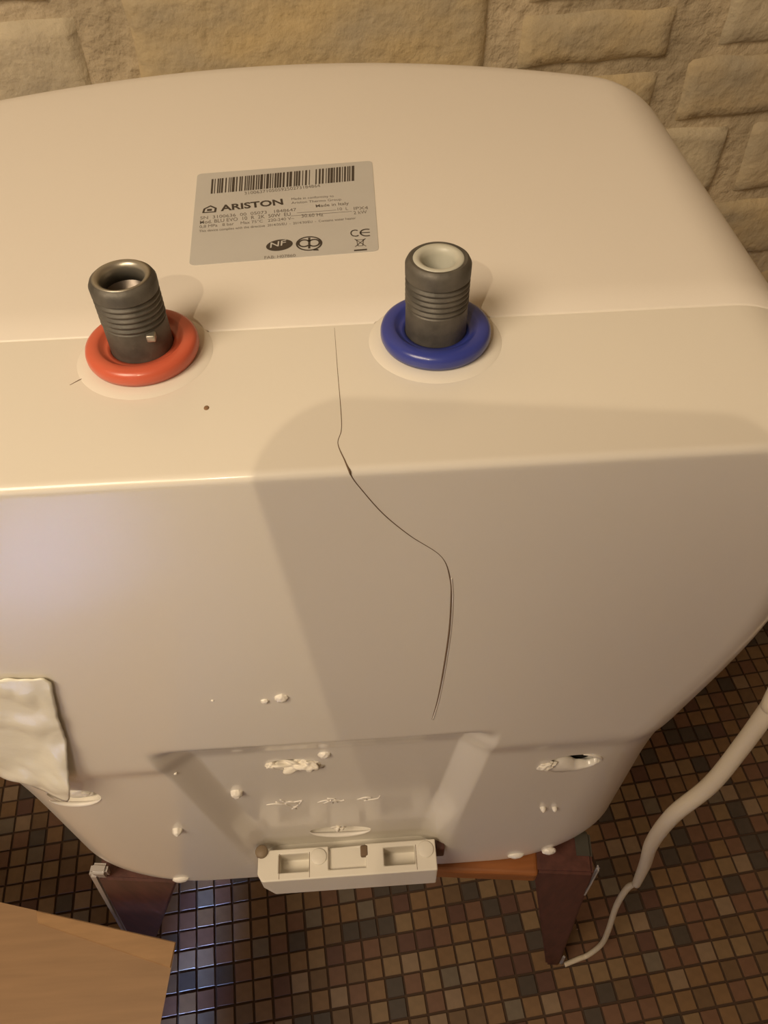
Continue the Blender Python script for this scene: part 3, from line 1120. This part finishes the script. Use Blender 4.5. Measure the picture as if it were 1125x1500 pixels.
lathe(bm, [(3.4, 0), (3.4, 2.2), (2.6, 2.2), (2.6, 0.5)], PM @ Vector((0, -0.0025, 0.0042)), axis=-fwd * -1, seg=32, closed=True)
obj('lens_ring', bm, M['greymetal'], ph, True)

# ------------------------------------------------------------------ mosaic floor
PITCH_T = 22.1
TG = Matrix.Rotation(math.radians(5.2), 4, 'Z')
tile_meshes = []


def tile_geo(sz=19.5, h=2.6):
    r, e = sz / 2000, 0.0004
    vs = [(-r, -r, -h / 1000), (r, -r, -h / 1000), (r, r, -h / 1000), (-r, r, -h / 1000), (-r, -r, -e), (r, -r, -e), (r, r, -e), (-r, r, -e),
          (-r + e, -r + e, 0), (r - e, -r + e, 0), (r - e, r - e, 0), (-r + e, r - e, 0)]
    fs = []
    for a in (0, 4):
        for i in range(4):
            j = (i + 1) % 4
            fs.append((a + i, a + j, a + 4 + j, a + 4 + i))
    fs.append((8, 9, 10, 11))
    return vs, fs


tv, tf = tile_geo()
for i, m_ in enumerate(TILE):
    me = bpy.data.meshes.new('tile')
    me.from_pydata(tv, [], tf)
    me.materials.append(m_)
    tile_meshes.append(me)

dg = bpy.context.evaluated_depsgraph_get()
dg.update()
trees = []
for o in (back, front, stool.children[0], table.children[0]):
    m2 = o.data.copy()
    m2.transform(o.matrix_world)
    bb = bmesh.new()
    bb.from_mesh(m2)
    trees.append(BVHTree.FromBMesh(bb))
    bb.free()
    bpy.data.meshes.remove(m2)
CW = V(CX, CY, CZ)
cand, rest = [], []
trnd = random.Random(11)
inv = ROOM.inverted()
for iy in range(-74, 25):
    for ix in range(-66, 68):
        p = TG @ Vector(((ix * PITCH_T + 7) / 1000, (iy * PITCH_T + 2) / 1000, 0))
        q = inv @ Vector((p.x, p.y, 0))
        kind = trnd.choices(range(8), TILEW)[0]
        jit = (trnd.uniform(-.4, .4) / 1000, trnd.uniform(-.4, .4) / 1000, trnd.uniform(-1, 1) * 0.02)
        if not (-1.335 < q.x < 1.335 and -1.7 < q.y < 0.0):
            continue
        d = Vector((p.x, p.y, 0)) - CW
        dep = d.dot(fwd)
        vis = False
        if dep > 0:
            u, v = 562.5 + FPX * d.dot(r2) / dep, 750 - FPX * d.dot(u2) / dep
            if -15 < u < 1140 and -15 < v < 1515:
                vis = all(t.ray_cast(CW, d.normalized(), d.length)[0] is None for t in trees)
        (cand if vis else rest).append((dep, p.x, p.y, kind, jit))
cand.sort(key=lambda t: t[0])
singles, more = cand[:300], cand[300:]
for dep, x, y, k, j in singles:
    o = bpy.data.objects.new('tile', tile_meshes[k])
    o.location = (x + j[0], y + j[1], 0.0006 + j[2] * 0.003)
    o.rotation_euler.z = math.radians(5.2) + j[2] * 0.5
    COL.objects.link(o)
    o.parent = floor
print('tiles in view', len(cand), 'rest', len(rest))
vs, fs, mi = [], [], []
for dep, x, y, k, j in more + rest:
    b0 = len(vs)
    Rm = Matrix.Rotation(math.radians(5.2) + j[2] * 0.5, 3, 'Z')
    for a in tv:
        t = Rm @ Vector(a)
        vs.append((t.x + x + j[0], t.y + y + j[1], t.z + 0.0006 + j[2] * 0.003))
    for f in tf:
        fs.append(tuple(b0 + i for i in f))
        mi.append(k)
me = bpy.data.meshes.new('tile')
me.from_pydata(vs, [], fs)
for m_ in TILE:
    me.materials.append(m_)
me.polygons.foreach_set('material_index', mi)
o = bpy.data.objects.new('tile', me)
o['kind'] = 'stuff'
COL.objects.link(o)
o.parent = floor
